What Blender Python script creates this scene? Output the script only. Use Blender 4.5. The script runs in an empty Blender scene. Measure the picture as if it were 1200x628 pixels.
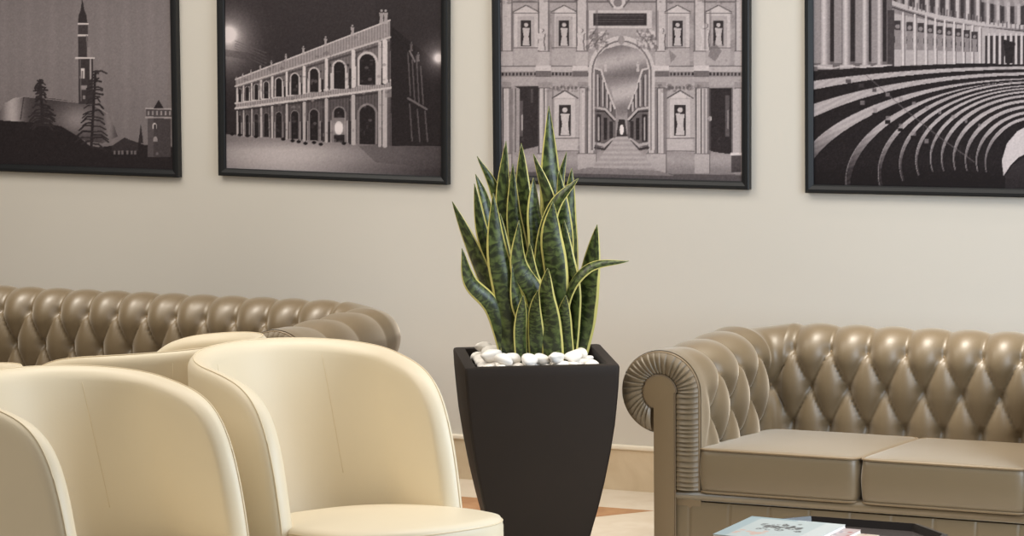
import bpy, bmesh, math, random
import numpy as np
from mathutils import Vector, Matrix
random.seed(4); rng = np.random.default_rng(4)
S = bpy.context.scene
C = S.collection

# ------------------------------------------------------------------ camera geometry (image frame 1200 x 628)
F, HZ, ROLL, CH = 3333.0, -60.0, 0.010, 1.80
YAW = math.atan(0.433)
PITCH = math.atan((314 - HZ) / F)
L = 8.743                       # camera to back wall, square to the wall
XO = 3.2                        # world X origin near the planter
ca, sa = math.cos(YAW), math.sin(YAW)
cr, sr = math.cos(ROLL), math.sin(ROLL)
def c2w(x, y, z):               # camera-levelled frame -> room frame (X along back wall, Y into it)
    return Vector((x * ca - y * sa + XO, x * sa + y * ca - L, z))
cfwd = np.array([0, math.cos(PITCH), -math.sin(PITCH)]); cup = np.array([0, math.sin(PITCH), math.cos(PITCH)]); crt = np.array([1., 0, 0])
def ray(px, py):
    xx, yy = px - 600, py - 314
    x = cr * xx - sr * yy; y = sr * xx + cr * yy
    return cfwd + crt * x / F - cup * y / F
def at_z(px, py, z):
    d = ray(px, py); t = (z - CH) / d[2]; return c2w(d[0] * t, d[1] * t, z)
def at_D(px, py, D):
    d = ray(px, py); t = D / d[1]; return c2w(d[0] * t, D, CH + d[2] * t)
def on_wall(px, py, Y=0.0):
    d = ray(px, py); n = d[0] * sa + d[1] * ca; t = (L + Y) / n
    return c2w(d[0] * t, d[1] * t, CH + d[2] * t)
def project(P):                 # N x 3 room points -> pixels
    P = np.asarray(P, float); X = P[:, 0] - XO; Y = P[:, 1] + L
    x = X * ca + Y * sa; y = -X * sa + Y * ca; z = P[:, 2] - CH
    Q = np.stack([x, y, z], -1)
    d = Q @ cfwd; a = Q @ crt / d * F; b = -(Q @ cup) / d * F
    return np.stack([cr * a + sr * b + 600, -sr * a + cr * b + 314], -1)

# ------------------------------------------------------------------ materials
def srgb(r, g, b):
    f = lambda c: (c / 12.92 if c <= 0.04045 else ((c + 0.055) / 1.055) ** 2.4)
    return (f(r / 255), f(g / 255), f(b / 255), 1)
def mat(name, col, rough=0.5, spec=0.5, noise=0.0, nscale=20, bump=0.0, bscale=200, coat=0.0, sheen=0.0):
    m = bpy.data.materials.new(name); m.use_nodes = True
    nt = m.node_tree; b = nt.nodes['Principled BSDF']
    b.inputs['Base Color'].default_value = col
    b.inputs['Roughness'].default_value = rough
    b.inputs['Specular IOR Level'].default_value = spec
    b.inputs['Coat Weight'].default_value = coat; b.inputs['Coat Roughness'].default_value = .36
    b.inputs['Sheen Weight'].default_value = sheen; b.inputs['Sheen Roughness'].default_value = .38; b.inputs['Sheen Tint'].default_value = (1, .93, .83, 1)
    tc = nt.nodes.new('ShaderNodeTexCoord')
    if noise:
        n = nt.nodes.new('ShaderNodeTexNoise'); n.inputs['Scale'].default_value = nscale; n.inputs['Detail'].default_value = 5
        nt.links.new(tc.outputs['Object'], n.inputs['Vector'])
        mx = nt.nodes.new('ShaderNodeMix'); mx.data_type = 'RGBA'
        mx.inputs['A'].default_value = tuple(c * (1 - noise) for c in col[:3]) + (1,)
        mx.inputs['B'].default_value = tuple(min(1, c * (1 + noise)) for c in col[:3]) + (1,)
        nt.links.new(n.outputs['Fac'], mx.inputs['Factor']); nt.links.new(mx.outputs['Result'], b.inputs['Base Color'])
    if bump:
        n2 = nt.nodes.new('ShaderNodeTexNoise'); n2.inputs['Scale'].default_value = bscale; n2.inputs['Detail'].default_value = 3
        nt.links.new(tc.outputs['Object'], n2.inputs['Vector'])
        bp = nt.nodes.new('ShaderNodeBump'); bp.inputs['Strength'].default_value = bump; bp.inputs['Distance'].default_value = 0.002
        nt.links.new(n2.outputs['Fac'], bp.inputs['Height']); nt.links.new(bp.outputs['Normal'], b.inputs['Normal'])
    return m
M = {}
M['wall'] = mat('wall paint', srgb(214, 209, 200), 0.85, 0.2, 0.012, 3, 0.08, 90)
M['leather'] = mat('taupe leather', srgb(99, 84, 61), 0.46, 0.6, 0.06, 9, 0.12, 320, coat=.22, sheen=.55)
M['leather_core'] = mat('taupe leather plain', srgb(106, 88, 63), 0.45, 0.5, 0.04, 9, 0.08, 320, sheen=.3)
M['leather_button'] = mat('taupe button', srgb(112, 93, 68), 0.6, 0.3)
M['leather_line'] = mat('dark taupe piping', srgb(96, 80, 60), 0.5, 0.4)
M['cream'] = mat('cream leather', srgb(227, 214, 188), 0.40, 0.45, 0.02, 6, 0.05, 260)
M['cream_line'] = mat('beige stitching', srgb(222, 206, 176), 0.6, 0.3)
M['chair_foot'] = mat('dark chair feet', srgb(50, 42, 38), 0.4)
M['planter'] = mat('espresso planter resin', srgb(31, 23, 18), 0.6, 0.30, 0.10, 14, 0.12, 60)
M['soil'] = mat('dark soil', srgb(48, 40, 32), 0.9, 0.2, 0.3, 40)
M['pebble'] = mat('white pebble', srgb(238, 233, 226), 0.5, 0.4, 0.04, 20)
M['frame'] = mat('black picture frame', srgb(26, 27, 29), 0.42, 0.35)
M['table'] = mat('dark table wood', srgb(70, 62, 58), 0.22, 0.5, 0.12, 12)
M['table_edge'] = mat('near black table rim', srgb(34, 28, 26), 0.25, 0.5)
M['strip'] = mat('white skirting strip', srgb(240, 230, 212), 0.4, 0.4)
M['foot'] = mat('dark wooden foot', srgb(48, 36, 28), 0.4)

def marble(name, c1, c2, rough):
    m = mat(name, c1, rough, 0.5); nt = m.node_tree; b = nt.nodes['Principled BSDF']
    tc = nt.nodes.new('ShaderNodeTexCoord'); n = nt.nodes.new('ShaderNodeTexNoise')
    n.inputs['Scale'].default_value = 7; n.inputs['Detail'].default_value = 8; n.inputs['Distortion'].default_value = 1.2
    r = nt.nodes.new('ShaderNodeValToRGB'); r.color_ramp.elements[0].position = .35; r.color_ramp.elements[1].position = .7
    r.color_ramp.elements[0].color = c1; r.color_ramp.elements[1].color = c2
    nt.links.new(tc.outputs['Object'], n.inputs['Vector']); nt.links.new(n.outputs['Fac'], r.inputs['Fac']); nt.links.new(r.outputs['Color'], b.inputs['Base Color'])
    return m
M['skirting'] = marble('tan marble skirting', srgb(218, 200, 172), srgb(204, 184, 154), 0.35)
M['floor_cream'] = marble('cream marble floor', srgb(224, 214, 199), srgb(214, 201, 183), 0.25)
M['floor_brown'] = marble('brown marble inlay', srgb(184, 136, 96), srgb(160, 112, 76), 0.25)

def vcol_mat(name, rough=0.5, spec=0.4, coat=0.0):
    m = bpy.data.materials.new(name); m.use_nodes = True
    nt = m.node_tree; b = nt.nodes['Principled BSDF']; b.inputs['Roughness'].default_value = rough; b.inputs['Specular IOR Level'].default_value = spec
    b.inputs['Coat Weight'].default_value = coat
    a = nt.nodes.new('ShaderNodeVertexColor'); a.layer_name = 'ink'
    nt.links.new(a.outputs['Color'], b.inputs['Base Color'])
    return m
M['print'] = vcol_mat('matte photographic print', 0.55, 0.25)
M['cover'] = vcol_mat('glossy magazine cover', 0.3, 0.5)
M['paper'] = mat('magazine pages', srgb(222, 214, 204), 0.7, 0.3)

def leaf_mat():
    m = bpy.data.materials.new('variegated leaf'); m.use_nodes = True
    nt = m.node_tree; b = nt.nodes['Principled BSDF']; b.inputs['Roughness'].default_value = 0.32; b.inputs['Specular IOR Level'].default_value = 0.5
    uv = nt.nodes.new('ShaderNodeUVMap'); sx = nt.nodes.new('ShaderNodeSeparateXYZ'); nt.links.new(uv.outputs['UV'], sx.inputs[0])
    s1 = nt.nodes.new('ShaderNodeMath'); s1.operation = 'SUBTRACT'; s1.inputs[1].default_value = .5; nt.links.new(sx.outputs['X'], s1.inputs[0])
    ab = nt.nodes.new('ShaderNodeMath'); ab.operation = 'ABSOLUTE'; nt.links.new(s1.outputs[0], ab.inputs[0])
    tc = nt.nodes.new('ShaderNodeTexCoord')
    nz = nt.nodes.new('ShaderNodeTexNoise'); nz.inputs['Scale'].default_value = 14; nt.links.new(tc.outputs['Object'], nz.inputs['Vector'])
    ad = nt.nodes.new('ShaderNodeMath'); ad.operation = 'MULTIPLY_ADD'; ad.inputs[1].default_value = .09; nt.links.new(nz.outputs['Fac'], ad.inputs[0]); nt.links.new(ab.outputs[0], ad.inputs[2])
    rp = nt.nodes.new('ShaderNodeValToRGB'); rp.color_ramp.elements[0].position = .448; rp.color_ramp.elements[1].position = .466
    rp.color_ramp.elements[0].color = (0, 0, 0, 1); rp.color_ramp.elements[1].color = (1, 1, 1, 1); nt.links.new(ad.outputs[0], rp.inputs['Fac'])
    # cross banding
    mp = nt.nodes.new('ShaderNodeMapping'); mp.inputs['Scale'].default_value = (3, 34, 1); nt.links.new(uv.outputs['UV'], mp.inputs['Vector'])
    n2 = nt.nodes.new('ShaderNodeTexNoise'); n2.inputs['Scale'].default_value = 1.0; n2.inputs['Detail'].default_value = 3; n2.inputs['Distortion'].default_value = .6; nt.links.new(mp.outputs[0], n2.inputs['Vector'])
    r2 = nt.nodes.new('ShaderNodeValToRGB'); r2.color_ramp.elements[0].position = .42; r2.color_ramp.elements[1].position = .64
    r2.color_ramp.elements[0].color = srgb(32, 41, 20); r2.color_ramp.elements[1].color = srgb(86, 100, 52); nt.links.new(n2.outputs['Fac'], r2.inputs['Fac'])
    mx = nt.nodes.new('ShaderNodeMix'); mx.data_type = 'RGBA'; nt.links.new(rp.outputs['Color'], mx.inputs['Factor']); nt.links.new(r2.outputs['Color'], mx.inputs['A'])
    mx.inputs['B'].default_value = srgb(204, 196, 118); nt.links.new(mx.outputs['Result'], b.inputs['Base Color'])
    return m
M['leaf'] = leaf_mat()

# ------------------------------------------------------------------ object helpers
def link(name, me, m=None, parent=None, smooth=True):
    o = bpy.data.objects.new(name, me); C.objects.link(o)
    if m is not None:
        for k in (m if isinstance(m, (list, tuple)) else [m]): me.materials.append(k)
    if smooth: me.polygons.foreach_set('use_smooth', [True] * len(me.polygons))
    if parent: o.parent = parent
    return o
def from_bm(name, bm, m=None, parent=None, smooth=True):
    bmesh.ops.recalc_face_normals(bm, faces=bm.faces[:])
    me = bpy.data.meshes.new(name); bm.to_mesh(me); bm.free(); return link(name, me, m, parent, smooth)
def from_data(name, v, f, m=None, parent=None, smooth=True):
    me = bpy.data.meshes.new(name); me.from_pydata([tuple(p) for p in v], [], f); me.update(); return link(name, me, m, parent, smooth)
def grid_faces(n, k, wrap=False, off=0):
    # n rows, k columns
    fs = []
    for i in range(n - 1):
        for j in range(k if wrap else k - 1):
            j2 = (j + 1) % k
            fs.append((off + i * k + j, off + i * k + j2, off + (i + 1) * k + j2, off + (i + 1) * k + j))
    return fs
def thing(name, label, cat, loc=(0, 0, 0), rz=0, group=None):
    o = bpy.data.objects.new(name, None); o.empty_display_size = .1; C.objects.link(o); o.location = loc; o.rotation_euler = (0, 0, rz)
    return tag(o, label, cat, group)
def tag(o, label, cat, group=None):
    o['label'] = label; o['category'] = cat
    if group: o['group'] = group
    return o
def struct(o): o['kind'] = 'structure'; return o
def add_box(bm, x0, x1, y0, y1, z0, z1, mi=0):
    vs = [bm.verts.new(p) for p in ((x0, y0, z0), (x1, y0, z0), (x1, y1, z0), (x0, y1, z0), (x0, y0, z1), (x1, y0, z1), (x1, y1, z1), (x0, y1, z1))]
    for q in ((0, 3, 2, 1), (4, 5, 6, 7), (0, 1, 5, 4), (1, 2, 6, 5), (2, 3, 7, 6), (3, 0, 4, 7)):
        f = bm.faces.new([vs[i] for i in q]); f.material_index = mi
def bevel_mod(o, w, seg=3):
    b = o.modifiers.new('bevel', 'BEVEL'); b.width = w; b.segments = seg; b.limit_method = 'ANGLE'; b.angle_limit = math.radians(35)
def tube(name, pts, r, m, parent=None, closed=False, sides=8):
    pts = [Vector(p) for p in pts]; n = len(pts); V = []; Fc = []
    for i, p in enumerate(pts):
        a = pts[(i - 1) % n] if (closed or i > 0) else p; b = pts[(i + 1) % n] if (closed or i < n - 1) else p
        t = (b - a).normalized(); ref = Vector((0, 0, 1)) if abs(t.z) < .9 else Vector((1, 0, 0))
        s = t.cross(ref).normalized(); u = s.cross(t)
        for k in range(sides):
            an = 2 * math.pi * k / sides; V.append(p + s * (r * math.cos(an)) + u * (r * math.sin(an)))
    rows = n + 1 if closed else n
    for i in range(rows - 1):
        for k in range(sides):
            i2 = (i + 1) % n; k2 = (k + 1) % sides
            Fc.append((i * sides + k, i * sides + k2, i2 * sides + k2, i2 * sides + k))
    if not closed:
        Fc.append(tuple(range(sides))[::-1]); Fc.append(tuple((n - 1) * sides + k for k in range(sides)))
    return from_data(name, V, Fc, m, parent)
def extrude_poly(name, pts, y0, y1, m, parent, bev=0.004, seg=3):
    # polygon in (x,z), extruded along y
    bm = bmesh.new(); n = len(pts)
    a = [bm.verts.new((p[0], y0, p[1])) for p in pts]; b = [bm.verts.new((p[0], y1, p[1])) for p in pts]
    bm.faces.new(a); bm.faces.new(b[::-1])
    for i in range(n): bm.faces.new((a[i], b[i], b[(i + 1) % n], a[(i + 1) % n]))
    o = from_bm(name, bm, m, parent); 
    if bev: bevel_mod(o, bev, seg)
    return o
def smooth_step(a, b, x):
    t = np.clip((x - a) / (b - a), 0, 1); return t * t * (3 - 2 * t)

# ------------------------------------------------------------------ room shell
bm = bmesh.new(); add_box(bm, -4.6, 4.6, 0, .15, 0, 3.0)
wall = struct(from_bm('wall_back', bm, M['wall'], smooth=False))
# floor: cream slabs with brown triangular inlays whose long side runs along the wall
tip = at_z(767, 598.6, 0); edge = at_z(707, 593.7, 0); low = at_z(705, 605, 0)
Yb = (tip.y + edge.y) / 2
slope = (Yb - low.y) / (tip.x - low.x)
P = 1.45                                    # pattern period along the wall
bm = bmesh.new()
def fl(pts, mi):
    f = bm.faces.new([bm.verts.new((p[0], p[1], 0)) for p in pts]); f.material_index = mi
x0, x1, yf = -4.6, 4.6, -9.6
fl([(x0, Yb), (x1, Yb), (x1, 0), (x0, 0)], 0)
dep = slope * P / 2
n0 = math.floor((x0 - tip.x) / P) ; cuts = []
k = n0
pts_low = []
while tip.x + k * P < x1 + P:
    xa, xm, xb = tip.x + k * P, tip.x + (k + .5) * P, tip.x + (k + 1) * P
    fl([(xa, Yb), (xm, Yb - dep), (xb, Yb)], 1)
    fl([(xa, Yb), (xa, Yb - dep), (xm, Yb - dep)], 0); fl([(xb, Yb), (xm, Yb - dep), (xb, Yb - dep)], 0)
    k += 1
xL, xR = tip.x + n0 * P, tip.x + k * P
fl([(xL, yf), (xR, yf), (xR, Yb - dep), (xL, Yb - dep)], 0)
floor = struct(from_bm('floor', bm, [M['floor_cream'], M['floor_brown']], smooth=False))
zs = on_wall(735, 527.2, -.016).z; zt = on_wall(735, 522.0, -.02).z
bm = bmesh.new(); add_box(bm, -4.6, 4.6, -.016, 0, 0, zs)
struct(from_bm('baseboard_back', bm, M['skirting'], smooth=False))
bm = bmesh.new(); add_box(bm, -4.6, 4.6, -.022, 0, zs, zt)
o = struct(from_bm('trim_1', bm, M['strip'], smooth=False)); bevel_mod(o, .005)

# ------------------------------------------------------------------ painted prints (each print is one flat sheet of fine mesh carrying ink)
class Canvas:
    def __init__(s, x0, y0, x1, y1, ss=2.0):
        s.x0, s.y0, s.ss = x0, y0, ss; s.w = int((x1 - x0) * ss); s.h = int((y1 - y0) * ss)
        s.X, s.Y = np.meshgrid(x0 + (np.arange(s.w) + .5) / ss, y0 + (np.arange(s.h) + .5) / ss)
        s.A = np.zeros((s.h, s.w))
    def box(s, xa, ya, xb, yb):
        a = max(0, int((xa - s.x0) * s.ss) - 2); b = min(s.w, int((xb - s.x0) * s.ss) + 3)
        c = max(0, int((ya - s.y0) * s.ss) - 2); d = min(s.h, int((yb - s.y0) * s.ss) + 3)
        return slice(c, max(c, d)), slice(a, max(a, b))
    def put(s, sl, m, g, al): s.A[sl] = np.where(m, s.A[sl] * (1 - al) + g * al, s.A[sl])
    def poly(s, pts, g, al=1.0):
        xs = [p[0] for p in pts]; ys = [p[1] for p in pts]; sl = s.box(min(xs), min(ys), max(xs), max(ys)); X, Y = s.X[sl], s.Y[sl]
        m = np.zeros(X.shape, bool); n = len(pts)
        for i in range(n):
            (ax, ay), (bx, by) = pts[i], pts[(i + 1) % n]
            if ay == by: continue
            m ^= ((ay > Y) != (by > Y)) & (X < (bx - ax) * (Y - ay) / (by - ay) + ax)
        if callable(g): g = g(X, Y)
        s.put(sl, m, g, al)
    def rect(s, xa, ya, xb, yb, g, al=1.0): s.poly([(xa, ya), (xb, ya), (xb, yb), (xa, yb)], g, al)
    def ell(s, cx, cy, rx, ry, g, al=1.0):
        sl = s.box(cx - rx, cy - ry, cx + rx, cy + ry); X, Y = s.X[sl], s.Y[sl]
        s.put(sl, ((X - cx) / rx) ** 2 + ((Y - cy) / ry) ** 2 < 1, g, al)
    def glow(s, cx, cy, r, g): s.A = s.A + g * np.exp(-((s.X - cx) ** 2 + (s.Y - cy) ** 2) / (r * r))
    def line(s, pts, w, g, al=1.0):
        for (ax, ay), (bx, by) in zip(pts[:-1], pts[1:]):
            sl = s.box(min(ax, bx) - w, min(ay, by) - w, max(ax, bx) + w, max(ay, by) + w); X, Y = s.X[sl], s.Y[sl]
            dx, dy = bx - ax, by - ay; t = np.clip(((X - ax) * dx + (Y - ay) * dy) / (dx * dx + dy * dy + 1e-9), 0, 1)
            s.put(sl, (X - ax - t * dx) ** 2 + (Y - ay - t * dy) ** 2 < (w / 2) ** 2, g, al)
    def arch(s, cx, w, top, bot, g, al=1.0, tilt=0.0):
        r = w / 2; pts = [(cx - r, bot - tilt * r)] + [(cx - r * math.cos(t), top + r * 1.1 - r * 1.1 * math.sin(t) + tilt * (-r * math.cos(t))) for t in np.linspace(0, math.pi, 15)] + [(cx + r, bot + tilt * r)]
        s.poly(pts, g, al)
    def figure(s, cx, yb, h, g, al=.9):
        w = h * .2
        s.ell(cx, yb - h * .9, w * .45, h * .09, g, al); s.poly([(cx - w * .8, yb - h * .78), (cx + w * .8, yb - h * .75), (cx + w * .55, yb - h * .4), (cx + w * .8, yb), (cx - w * .8, yb), (cx - w * .5, yb - h * .4)], g, al)
    def blotch(s, b, n, al, seed, ok=None):
        r = np.random.default_rng(seed)
        for _ in range(n):
            x, y = r.uniform(b[0], b[2]), r.uniform(b[1], b[3])
            if ok and not ok(x, y): continue
            s.ell(x, y, r.uniform(.6, 3), r.uniform(.6, 2.4), r.choice([60, 80, 100, 165]), al)
    def grain(s, a, fx=1, fy=1, seed=0):
        r = np.random.default_rng(seed); n = r.normal(size=s.A.shape)
        for _ in range(2): n = (n + np.roll(n, 1, 0) + np.roll(n, 1, 1) + np.roll(n, -1, 0) + np.roll(n, -1, 1)) / 2.6
        s.A = s.A + a * n
    def sample(s, px, py):
        A = np.clip(s.A, 0, 255)
        fx = np.clip((px - s.x0) * s.ss - .5, 0, s.w - 1.001); fy = np.clip((py - s.y0) * s.ss - .5, 0, s.h - 1.001)
        i = fx.astype(int); j = fy.astype(int); u = fx - i; v = fy - j
        return A[j, i] * (1 - u) * (1 - v) + A[j, i + 1] * u * (1 - v) + A[j + 1, i] * (1 - u) * v + A[j + 1, i + 1] * u * v

def paint_church(c):
    c.A[:] = 106 + 10 * np.exp(-((c.Y - 60) / 80) ** 2); c.A += 2.5 * np.sin(c.X * .33) * np.sin(c.X * .11 + 1)
    # long vaulted roof
    roof = [(-70, 141), (-70, 120), (-2, 133), (6, 121), (16, 115), (28, 113), (60, 115), (108, 122), (124, 131), (134, 148), (138, 160), (120, 168), (100, 165), (60, 147)]
    c.poly(roof, lambda X, Y: 62 + 95 * np.exp(-((X - 14) / 13) ** 2) + 62 * np.exp(-((X - 92) / 26) ** 2 - ((Y - 140) / 18) ** 2) + 45 * np.exp(-((X - 128) / 7) ** 2))
    c.line([(28, 113), (24, 140)], 1.2, 60); c.line([(6, 121), (28, 113), (108, 122), (126, 133)], 1.0, 150, .6)
    # tower
    c.line([(96, -8), (96.3, 6)], 1.2, 50); c.poly([(95.5, 3), (97.5, 3), (99, 12), (101.5, 18), (102, 26), (91.5, 26), (92, 18), (94.5, 12)], 50)
    c.rect(91.5, 26, 103, 42, 62); c.rect(91.5, 42, 103.2, 67, 58); c.rect(92, 67, 109, 122, 56)
    for y, a, b in ((28, 91, 104), (41.5, 91, 103), (68, 88, 111)): c.rect(a, y - .9, b, y + .9, 185)
    c.line([(101.5, 42), (103, 60)], 1.6, 105); c.rect(102, 55, 106, 67, 125); c.line([(106, 70), (106, 92)], 2.2, 160, .8); c.rect(93.5, 80, 99, 92, 190); c.rect(95.5, 83, 97.5, 92, 110); c.rect(94, 100, 102, 105, 150, .8); c.rect(97, 112, 100, 116, 120)
    c.line([(94, 70), (95, 118)], 1.2, 95); 
    # dark hill
    c.poly([(-70, 141), (0, 141), (50, 144), (72, 148), (92, 160), (108, 173), (130, 171), (150, 163), (170, 170), (205, 172), (215, 215), (-70, 215)], 38)
    # small roofs, tower with crown at right
    c.poly([(131, 171), (146, 161), (162, 168), (162, 178), (131, 178)], 50); c.poly([(162, 168), (165, 145), (168, 168)], 46)
    c.rect(173, 136, 200, 184, 64); c.rect(173, 136, 180, 184, 84, .7); c.rect(171, 127, 201, 138, 70); c.line([(171, 127), (201, 128)], 1.6, 150); c.line([(171, 137.5), (201, 138)], 1.8, 140)
    for i in range(6): c.rect(173 + i * 5, 130, 175.2 + i * 5, 135, 160, .7)
    c.poly([(180, 127), (186, 117), (192, 127)], 40); c.arch(181, 5, 144, 151, 165); c.arch(181.5, 3.4, 145.5, 151, 60); c.arch(182, 4.6, 160, 166, 130); c.ell(184, 180, 1.5, 1.5, 90)
    for x in (133, 138, 142, 148, 153, 157): c.rect(x, 176.5, x + 2.6, 181, 120, .7)
    # cedars
    r = np.random.default_rng(2)
    for tx, ty, by, w in ((47, 94, 147, 20), (112, 84, 172, 24)):
        c.line([(tx, ty), (tx + (3 if tx < 60 else -5), by)], 3, 40)
        for i in range(26):
            t = i / 25; y = ty + t * (by - ty); x = tx + (3 if tx < 60 else -5) * t; ln = w * (.25 + .75 * t) * r.uniform(.5, 1)
            for sg in (-1, 1):
                if r.random() < .8: c.line([(x, y), (x + sg * ln * .6, y - 1 + 3 * r.random()), (x + sg * ln, y + 4 * t + 3 * r.random())], 2.4 - r.random(), 42 + 8 * r.random())
    c.line([(112, 84), (119, 83), (125, 86)], 2, 52)
    c.grain(2.2, seed=1)

def paint_loggia(c):
    c.A[:] = 50 - 6 * (c.Y / 100)
    c.A += np.where(c.X > 440, -4, 0); c.glow(268, 40, 9, 140); c.glow(268, 40, 26, 70); c.glow(262, 60, 30, 50)
    for k in range(5): c.line([(276, 48 + 3 * k), (312, 62 + 4 * k)], 1.4, 88, .5)
    c.line([(265, 62), (318, 70)], 8, 60, .4)
    yt = lambda x: 93 + (x - 276) * (24 - 93) / 180.; yt2 = lambda x: 101 + (x - 276) * (44 - 101) / 180.
    ym = lambda x: 127 + (x - 276) * (103 - 127) / 182.; yg = lambda x: 158 + (x - 276) * (171 - 158) / 182.
    # square
    c.poly([(255, 157), (276, 158), (458, 171), (500, 167), (535, 166), (535, 215), (255, 215)], lambda X, Y: 72 + 95 * np.exp(-((X - 330) / 110) ** 2) * np.clip((Y - 150) / 26, .55, 1) - 18 * np.clip((Y - 185) / 15, 0, 1))
    c.poly([(420, 171), (535, 166), (535, 200), (440, 190)], 70, .45)
    # facade body
    c.poly([(276, yt(276)), (457, yt(457)), (459, 171), (276, 158)], lambda X, Y: 74 + 24 * (Y < ym(X)) + 8 * np.sin(X * 1.7))
    c.poly([(276, yt(276)), (457, yt(457)), (457, yt2(457)), (276, yt2(276))], lambda X, Y: 128 + 12 * np.sin(X * 1.9))
    c.line([(276, yt2(276)), (458, yt2(458))], 2.2, 165); c.line([(276, yt(276)), (457, yt(457))], 1.6, 175); c.line([(276, yt2(276) + 3.5), (458, yt2(458) + 6)], 2.5, 60, .8)
    c.line([(276, ym(276) - 6), (458, ym(458) - 9)], 2.4, 172); c.poly([(276, ym(276) - 5), (458, ym(458) - 8), (458, ym(458)), (276, ym(276))], lambda X, Y: 130 + 15 * np.sin(X * 2.2)); c.line([(276, ym(276)), (459, ym(459))], 2.6, 175); c.line([(276, ym(276) + 3), (459, ym(459) + 4)], 2.2, 48, .8)
    ar = [(430.5, 19), (397.5, 13), (368, 10), (345.5, 8.4), (326.8, 7), (312, 5.4), (300.4, 4.6), (289.8, 3.8), (281, 3)]
    for x, w in ar:
        h1 = ym(x) - 8 - yt2(x); t1 = yt2(x) + h1 * .24; h2 = yg(x) - ym(x); t2 = ym(x) + h2 * .27
        c.arch(x, w + w * .34, t1 - w * .16, ym(x) - 7, 168); c.arch(x, w, t1, ym(x) - 7, 34, 1)
        c.arch(x, w + w * .26, t2 - w * .13, yg(x), 112); c.arch(x, w * .98, t2, yg(x), 34)
        for sg in (-1, 1):
            xx = x + sg * w * .98
            c.rect(xx - w * .13, t1 + h1 * .36, xx + w * .13, ym(x) - 7, 40); c.rect(xx - w * .14, t2 + h2 * .3, xx + w * .14, yg(x), 40)
            xx = x + sg * w * .74
            c.line([(xx, t1 + h1 * .34), (xx, ym(x) - 8)], max(.9, w * .11), 176); c.line([(xx, t2 + h2 * .28), (xx, yg(x))], max(.8, w * .1), 140)
            c.ell(x + sg * w * .8, t1 + h1 * .1, w * .1, w * .13, 50)
    pil = [451, 414, 382.5, 356.5, 336, 319, 306, 295, 285.5, 278]
    for i, x in enumerate(pil):
        w = 4.6 * (.82 ** i) + .7
        c.line([(x, yt2(x) + 3), (x, ym(x) - 8)], w, 182); c.line([(x + w * .9, yt2(x) + 4), (x + w * .9, ym(x) - 8)], w * .4, 70)
        c.line([(x, ym(x) + 4), (x, yg(x))], w, 158); c.line([(x - w, ym(x) + 4), (x - w, yg(x))], w * .4, 50)
        if i == 0:
            c.line([(x - 6, ym(x) + 4), (x - 6, yg(x))], 4, 150); c.line([(x - 6, yt2(x) + 4), (x - 6, ym(x) - 8)], 3.4, 165)
            for d in (0, -5): c.figure(x + d + 1, yt(x) + 2, 17, 150)
        else: c.figure(x - 1, yt(x) + 2, 13.5 * (.85 ** i) + 2, 150)
    c.rect(451, ym(451) + 1, 461, ym(451) + 10, 120, .7)
    c.rect(391, 138, 404, 158, 165, .55); c.ell(397, 150, 5, 8, 185, .8); c.glow(397, 150, 7, 45)
    for x, y in ((332, 163), (343, 165), (358, 168), (376, 169), (368, 167), (350, 166), (403, 168), (272, 157), (281, 158), (290, 159), (300, 160)): c.ell(x, y, 2.6, 1.8, 28); 
    # dark flank with faint stonework
    c.poly([(458, 30), (520, 80), (520, 171), (459, 171)], 34)
    for x, a, b in ((478, 62, 112), (483, 70, 118), (488, 66, 120), (493, 78, 122), (480, 122, 165), (489, 128, 166), (498, 130, 166)):
        c.line([(x, a), (x + 3, b)], 1.6, 84, .8)
    c.line([(478, 115), (500, 128)], 2.4, 92); c.line([(480, 60), (486, 72)], 2, 100); c.figure(490, 72, 11, 95); c.figure(482, 60, 11, 85)
    c.glow(514, 68, 6, 150); c.glow(514, 68, 18, 60)
    c.A -= 12 * np.clip((c.X - 470) / 50, 0, 1) * (c.Y > 170)
    c.blotch((276, 40, 458, 168), 260, .3, 3, lambda x, y: yt(x) < y < yg(x))
    c.grain(2.4, seed=3)

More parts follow.
